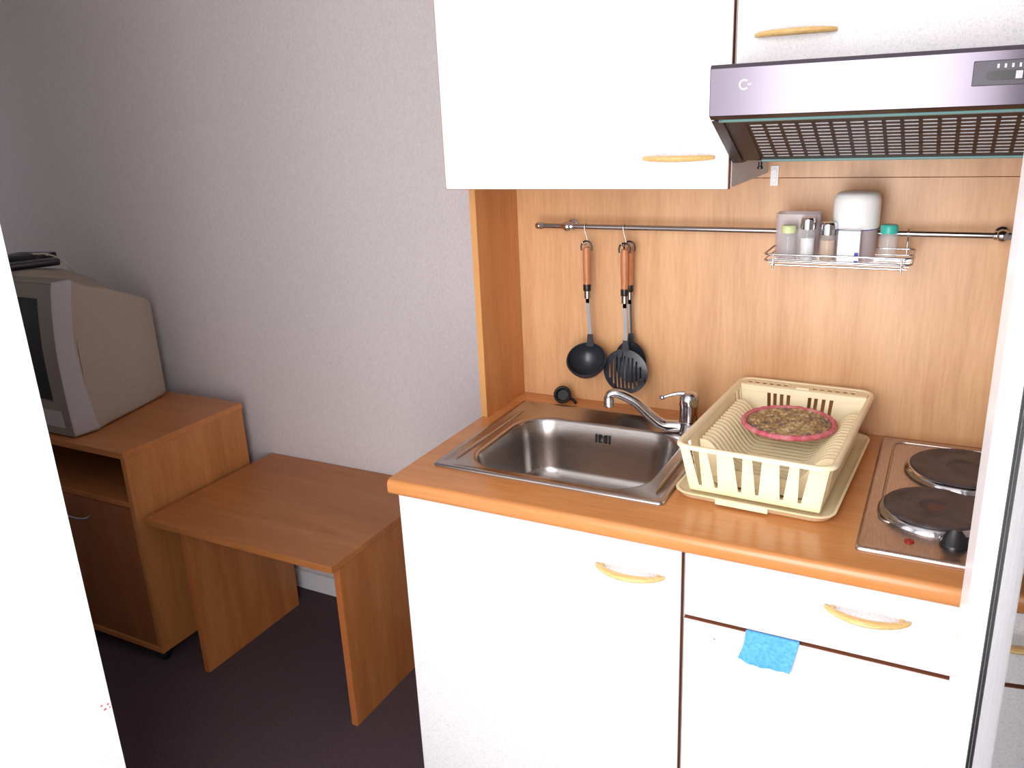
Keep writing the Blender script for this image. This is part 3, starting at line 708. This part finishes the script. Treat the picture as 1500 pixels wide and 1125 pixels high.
t = thing('storage_canister', 'wide translucent canister with milky white domed lid', 'canister', (.787, -.086, SB))
b = NB(); lathe(b, [(.038, 0), (.0405, .004), (.0405, .070), (.0385, .070), (.0385, .006), (0, .004)], (.787, -.086, SB), n=40, caps=(True, False)); obj('body', b, M['smoky'], t, angle=45)
b = NB(); lathe(b, [(.0415, .064), (.0432, .068), (.0432, .118), (.040, .128), (.032, .133), (0, .134)], (.787, -.086, SB), n=40); obj('lid', b, M['milky'], t, angle=45)
b = NB(); lathe(b, [(.0412, .0630), (.0425, .0640), (.0412, .0655)], (.787, -.086, SB), n=40, caps=(False, False)); obj('blue_ring', b, M['blue_print'], t)
t = thing('small_carton', 'white carton with blue marks in front of the canister', 'carton', (.783, -.137, SB))
b = box(.763, .803, -.1465, -.1300, SB, SB+.0655); obj('carton_body', b, M['carton'], t, .0015)
b = NB(); bx(b, .7945, .8015, -.1470, -.1464, SB+.016, SB+.025); bx(b, .7945, .8015, -.1470, -.1464, SB+.002, SB+.009); obj('blue_mark', b, M['blue_print'], t)
t = thing('plastic_box', 'translucent pinkish plastic box behind the jars at shelf left', 'box', (.678, -.074, SB))
b = NB(); rg = lambda o, z: rrect(.638+o, .722-o, -.104+o, -.053-o, .012, z, 5)
loft(b, [rg(.002, SB), rg(0, SB+.004), rg(-.001, SB+.090), rg(.0005, SB+.091), rg(.0015, SB+.089), rg(.003, SB+.005)]); obj('box_body', b, M['smoky'], t, angle=45)

# ------------------------------------------------------------------ blue cloth hanging out over the drawer gap
ct = Vector((.7555, YDOOR-.003, .708)); cl = NB(); nx, nz = 16, 12; P = {}
for side in (0, 1):
    for i in range(nx+1):
        for j in range(nz+1):
            u, v = i/nx, j/nz
            x = .7125+.089*u-.012*v+.003*math.sin(v*3)*(1-u); z = .7085-.057*v-.004*v*math.sin(u*PI*1.2)-.007*u*v+.0012*math.sin(u*23)*(v > .99)
            y = YDOOR-.0022-.006*math.sin(v*PI*.6)*(.4+.6*math.sin(u*PI*1.3+.4)**2)-(.0022 if side else 0)
            P[side, i, j] = cl.verts.new((x, y, z))
for i in range(nx):
    for j in range(nz):
        cl.faces.new([P[0, i, j], P[0, i+1, j], P[0, i+1, j+1], P[0, i, j+1]]); cl.faces.new([P[1, i, j], P[1, i, j+1], P[1, i+1, j+1], P[1, i+1, j]])
for i in range(nx):
    for j in (0, nz): cl.faces.new([P[0, i, j], P[0, i+1, j], P[1, i+1, j], P[1, i, j]])
for j in range(nz):
    for i in (0, nx): cl.faces.new([P[0, i, j], P[0, i, j+1], P[1, i, j+1], P[1, i, j]])
bx(cl, .7135, .800, YDOOR-.004, YDOOR+.012, .7030, .7080)
tag(obj('sponge_cloth', cl, M['blue_cloth'], loc=ct, angle=60), 'blue sponge cloth corner hanging from the gap below the drawer', 'cloth')

# ------------------------------------------------------------------ low table
TZ, TT = .508, .019; TX0, TX1, TY0, TY1 = -1.028, -.341, -.440, .088
tb = thing('side_table', 'low beech laminate table with two slab legs beside the kitchenette', 'table', (-.685, -.17, 0))
obj('tabletop', box(TX0, TX1, TY0, TY1, TZ-TT, TZ), M['table_x'], tb, .001)
for x0, x1 in ((-.923, -.903), (TX1-.022, TX1-.002)):
    l = obj('leg', box(x0, x1, -.410, -.008, 0, TZ-TT), M['table_z'], tb, .0008)
    obj('edge_band', box(x0+.0006, x1-.0006, -.4112, -.4100, 0, TZ-TT-.001), M['table_edge'], l)

# ------------------------------------------------------------------ TV cart
KX0, KX1, KY0, KY1, KZ = -1.82, -1.052, -.446, .010, .7118; K0 = .045
kt = thing('tv_cart', 'beech laminate television cart on castors with open shelf above a door', 'cart', (-1.43, -.22, 0))
obj('top_board', box(KX0, KX1, KY0-.002, KY1, KZ-.020, KZ), M['cart_x'], kt, .001)
for x0, x1 in ((KX0+.002, KX0+.020), (KX1-.020, KX1-.002)): obj('side_board', box(x0, x1, KY0+.001, KY1-.002, K0+.018, KZ-.020), M['cart_z'], kt, .0008)
obj('shelf_board', box(KX0+.020, KX1-.020, KY0+.004, KY1-.010, .533, .551), M['cart_x'], kt, .0008)
obj('bottom_board', box(KX0+.002, KX1-.002, KY0, KY1-.002, K0, K0+.018), M['cart_x'], kt, .0008)
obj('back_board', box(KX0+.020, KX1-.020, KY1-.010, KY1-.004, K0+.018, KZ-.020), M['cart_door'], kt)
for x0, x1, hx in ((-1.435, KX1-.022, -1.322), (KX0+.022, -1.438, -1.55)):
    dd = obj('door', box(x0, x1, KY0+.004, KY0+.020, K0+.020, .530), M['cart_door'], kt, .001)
    b = NB(); pts = smooth_path([(hx-.050, KY0+.004, .470), (hx-.046, KY0-.012, .469), (hx-.02, KY0-.020, .468), (hx+.02, KY0-.020, .468), (hx+.046, KY0-.012, .469), (hx+.050, KY0+.004, .470)], 5)
    tube(b, pts, .0035, 10); tag(obj('handle', b, M['alum'], dd, angle=60), 'dull metal bow handle')
for cx in (KX0+.05, KX1-.034):
    for cy in (KY0+.032, KY1-.05):
        b = NB(); lathe(b, [(.006, -.011), (.020, -.011), (.0225, -.008), (.0225, .008), (.020, .011), (.006, .011)], (cx, cy, .0228), (1, .4, 0), 24)
        lathe(b, [(.009, .020), (.009, .045-.0002)], (cx, cy, 0), n=12)
        obj('castor', b, M['rubber'], kt, angle=40)

# ------------------------------------------------------------------ CRT television
T = thing('crt_television', 'taupe and silver tube television standing on the cart', 'television', (-1.58, -.2, KZ))
TZ0, TZ1 = KZ+.002, 1.176; TXC = -1.585; HW = .300
def lerp(f, T_):
    for (a, va), (c, vc) in zip(T_, T_[1:]):
        if f <= c: return va+(vc-va)*max(0, (f-a))/(c-a)
    return T_[-1][1]
def yfront(f): return lerp(f, [(0, -.422), (.2, -.4255), (.4, -.4255), (.57, -.424), (.73, -.417), (.86, -.409), (1, -.397)])   # slightly bowed front
def yrear(f): return lerp(f, [(0, -.345), (.2, -.360), (.40, -.371), (.57, -.372), (.75, -.364), (.9, -.351), (1, -.339)])
def sect(hw, yo, z0, z1, r, k=5):
    """rounded section at distance yo behind the front surface"""
    out = []
    for x, _, z in [(p[0], 0, p[1]) for p in rrect(TXC-hw, TXC+hw, z0, z1, r, 0, 5)]: out.append((x, z))
    # resample edges so that the lean is curved
    res_ = []
    for i in range(len(out)):
        a = out[i]; c = out[(i+1) % len(out)]
        res_.append(a)
        if math.hypot(a[0]-c[0], a[1]-c[1]) > .12:
            for q in range(1, 10): res_.append((a[0]+(c[0]-a[0])*q/10, a[1]+(c[1]-a[1])*q/10))
    return [(x, (yrear if yo > .05 else yfront)((z-TZ0)/(TZ1-TZ0))+(yo-.066 if yo > .05 else yo), z) for x, z in res_]
b = loft(NB(), [sect(HW-.004, .0, TZ0+.003, TZ1-.003, .012), sect(HW, .004, TZ0, TZ1, .014), sect(HW+.006, .066, TZ0, TZ1, .012), sect(HW+.002, .070, TZ0+.002, TZ1-.002, .012)], False, False)
for f in b.faces:
    if abs(f.calc_center_median().x-TXC) < HW-.006: f.material_index = 1
obj('side_trim', b, [M['tv_silver'], M['tv_bezel']], T, angle=40)
# main shell behind the trim, crowned along its top and tapering to the back
def shell(hw, yo, z0, z1, r, crown, fixed):
    pts = []
    for x, z, _ in rrect(TXC-hw, TXC+hw, z0, z1, r, 0, 5): pts.append((x, z))
    out = []
    for i in range(len(pts)):
        a, c = pts[i], pts[(i+1) % len(pts)]; out.append(a)
        if math.hypot(a[0]-c[0], a[1]-c[1]) > .12:
            for q in range(1, 14): out.append((a[0]+(c[0]-a[0])*q/14, a[1]+(c[1]-a[1])*q/14))
    res_ = []
    for x, z in out:
        u = (x-TXC)/hw; f = max(0, (z-z0)/(z1-z0))
        zz = z+(crown*min(1, max(0, (.62-abs(u))/.35))**.8 if f > .97 else 0)
        res_.append((x, (yrear((z-TZ0)/(TZ1-TZ0))+yo) if not fixed else yo, zz))
    return res_
b = loft(NB(), [shell(HW+.003, -.012, TZ0, TZ1-.002, .012, .0, False), shell(HW+.002, .006, TZ0, TZ1-.003, .012, .012, False), shell(HW-.012, .05, TZ0, 1.152, .014, .034, False), shell(HW-.035, -.20, TZ0, 1.121, .014, .050, True), shell(HW-.060, -.10, TZ0, 1.083, .014, .04, True), shell(HW-.077, -.035, TZ0, 1.054, .014, .01, True), shell(HW-.086, -.018, TZ0+.004, 1.042, .014, .0, True)])
obj('rear_shell', b, M['tv_shell'], T, angle=40)
# front bezel: frame round the screen, following the lean
def fpt(x, z, o=0): return (x, yfront((z-TZ0)/(TZ1-TZ0))+o, z)
b = NB(); sxl, sxr, sz0, sz1 = TXC-.232, TXC+.236, .822, 1.130
def strip(x0, x1, z0, z1, o0, o1, m=12):
    R_ = []
    for i in range(m+1):
        z = z0+(z1-z0)*i/m; R_.append([fpt(x0, z, o0), fpt(x1, z, o0), fpt(x1, z, o1), fpt(x0, z, o1)])
    loft(b, R_)
strip(TXC-HW+.004, sxl, TZ0+.004, TZ1-.004, -.002, .03); strip(sxr, TXC+HW-.004, TZ0+.004, TZ1-.004, -.002, .03)
strip(sxl, sxr, TZ0+.004, sz0, -.002, .03); strip(sxl, sxr, sz1, TZ1-.004, -.002, .03, 3)
obj('bezel', b, M['tv_bezel'], T, angle=40)
b = NB(); rows = []
for j in range(13):
    z = sz0+(sz1-sz0)*j/12; row = []
    for i in range(17):
        x = sxl+(sxr-sxl)*i/16; u, v = (i/8-1), (j/6-1); row.append(fpt(x, z, .010-.010*(1-u*u)*(1-v*v)))
    rows.append(row)
loft(b, rows, False, False, closed=False); obj('screen', b, M['tv_screen'], T, angle=60)
b = NB(); strip(TXC-.2, TXC+.262, TZ0+.030, TZ0+.082, -.0045, -.0015, 3); obj('control_flap', b, M['tv_silver'], T)

# things on the television
def handset(parent, cx, cy, cz, yaw, L, W, H, pitch=0.0, roll=0.0, buttons=True):
    bm = NB(); loft(bm, [rrect(-L/2+.003, L/2-.003, -W/2+.003, W/2-.003, .010, 0), rrect(-L/2, L/2, -W/2, W/2, .012, .005), rrect(-L/2, L/2, -W/2, W/2, .012, H-.004), rrect(-L/2+.003, L/2-.003, -W/2+.003, W/2-.003, .010, H)])
    mt = Matrix.Translation((cx, cy, cz)) @ Matrix.Rotation(yaw, 4, 'Z') @ Matrix.Rotation(pitch, 4, 'Y') @ Matrix.Rotation(roll, 4, 'X')
    obj('case', xf(bm, mt), M['black_plastic'], parent, angle=50)
    if buttons:
        b2 = NB()
        for i in range(6):
            for j in range(3): bx(b2, -L/2+.03+i*.018, -L/2+.040+i*.018, -.016+j*.012, -.009+j*.012, H-.0005, H+.0015)
        o = obj('buttons', xf(b2, mt), mat('grey_buttons', (96, 96, 100), .5), parent); o['kind'] = 'stuff'
rc = thing('remote_control', 'black remote control on top of the television, nearest its front edge', 'remote control', (-1.565, -.29, 1.186))
handset(rc, -1.565, -.285, 1.1865, math.radians(62), .19, .050, .020)
rc2 = thing('receiver_box', 'flat dark box on top of the television with a cream cable plugged in', 'box', (-1.69, -.19, 1.190))
handset(rc2, -1.700, -.185, 1.1840, math.radians(15), .15, .09, .026, buttons=False)
b = NB(); tube(b, smooth_path([(-1.651, -0.2, 1.214), (-1.621, -0.17, 1.208), (-1.599, -0.15, 1.194), (-1.579, -0.14, 1.173), (-1.587, -0.12, 1.149), (-1.608, -0.1, 1.127)], 6), .0026, 8)
lathe(b, [(.0045, 0), (.0045, .02), (.003, .024)], (-1.621, -0.17, 1.208), (-1, -.3, .1), 10)
tag(obj('antenna_cable', b, M['cable'], loc=(-1.6, -.15, 1.19), angle=60), 'thin cream cable rising from the dark box on the television', 'cable')
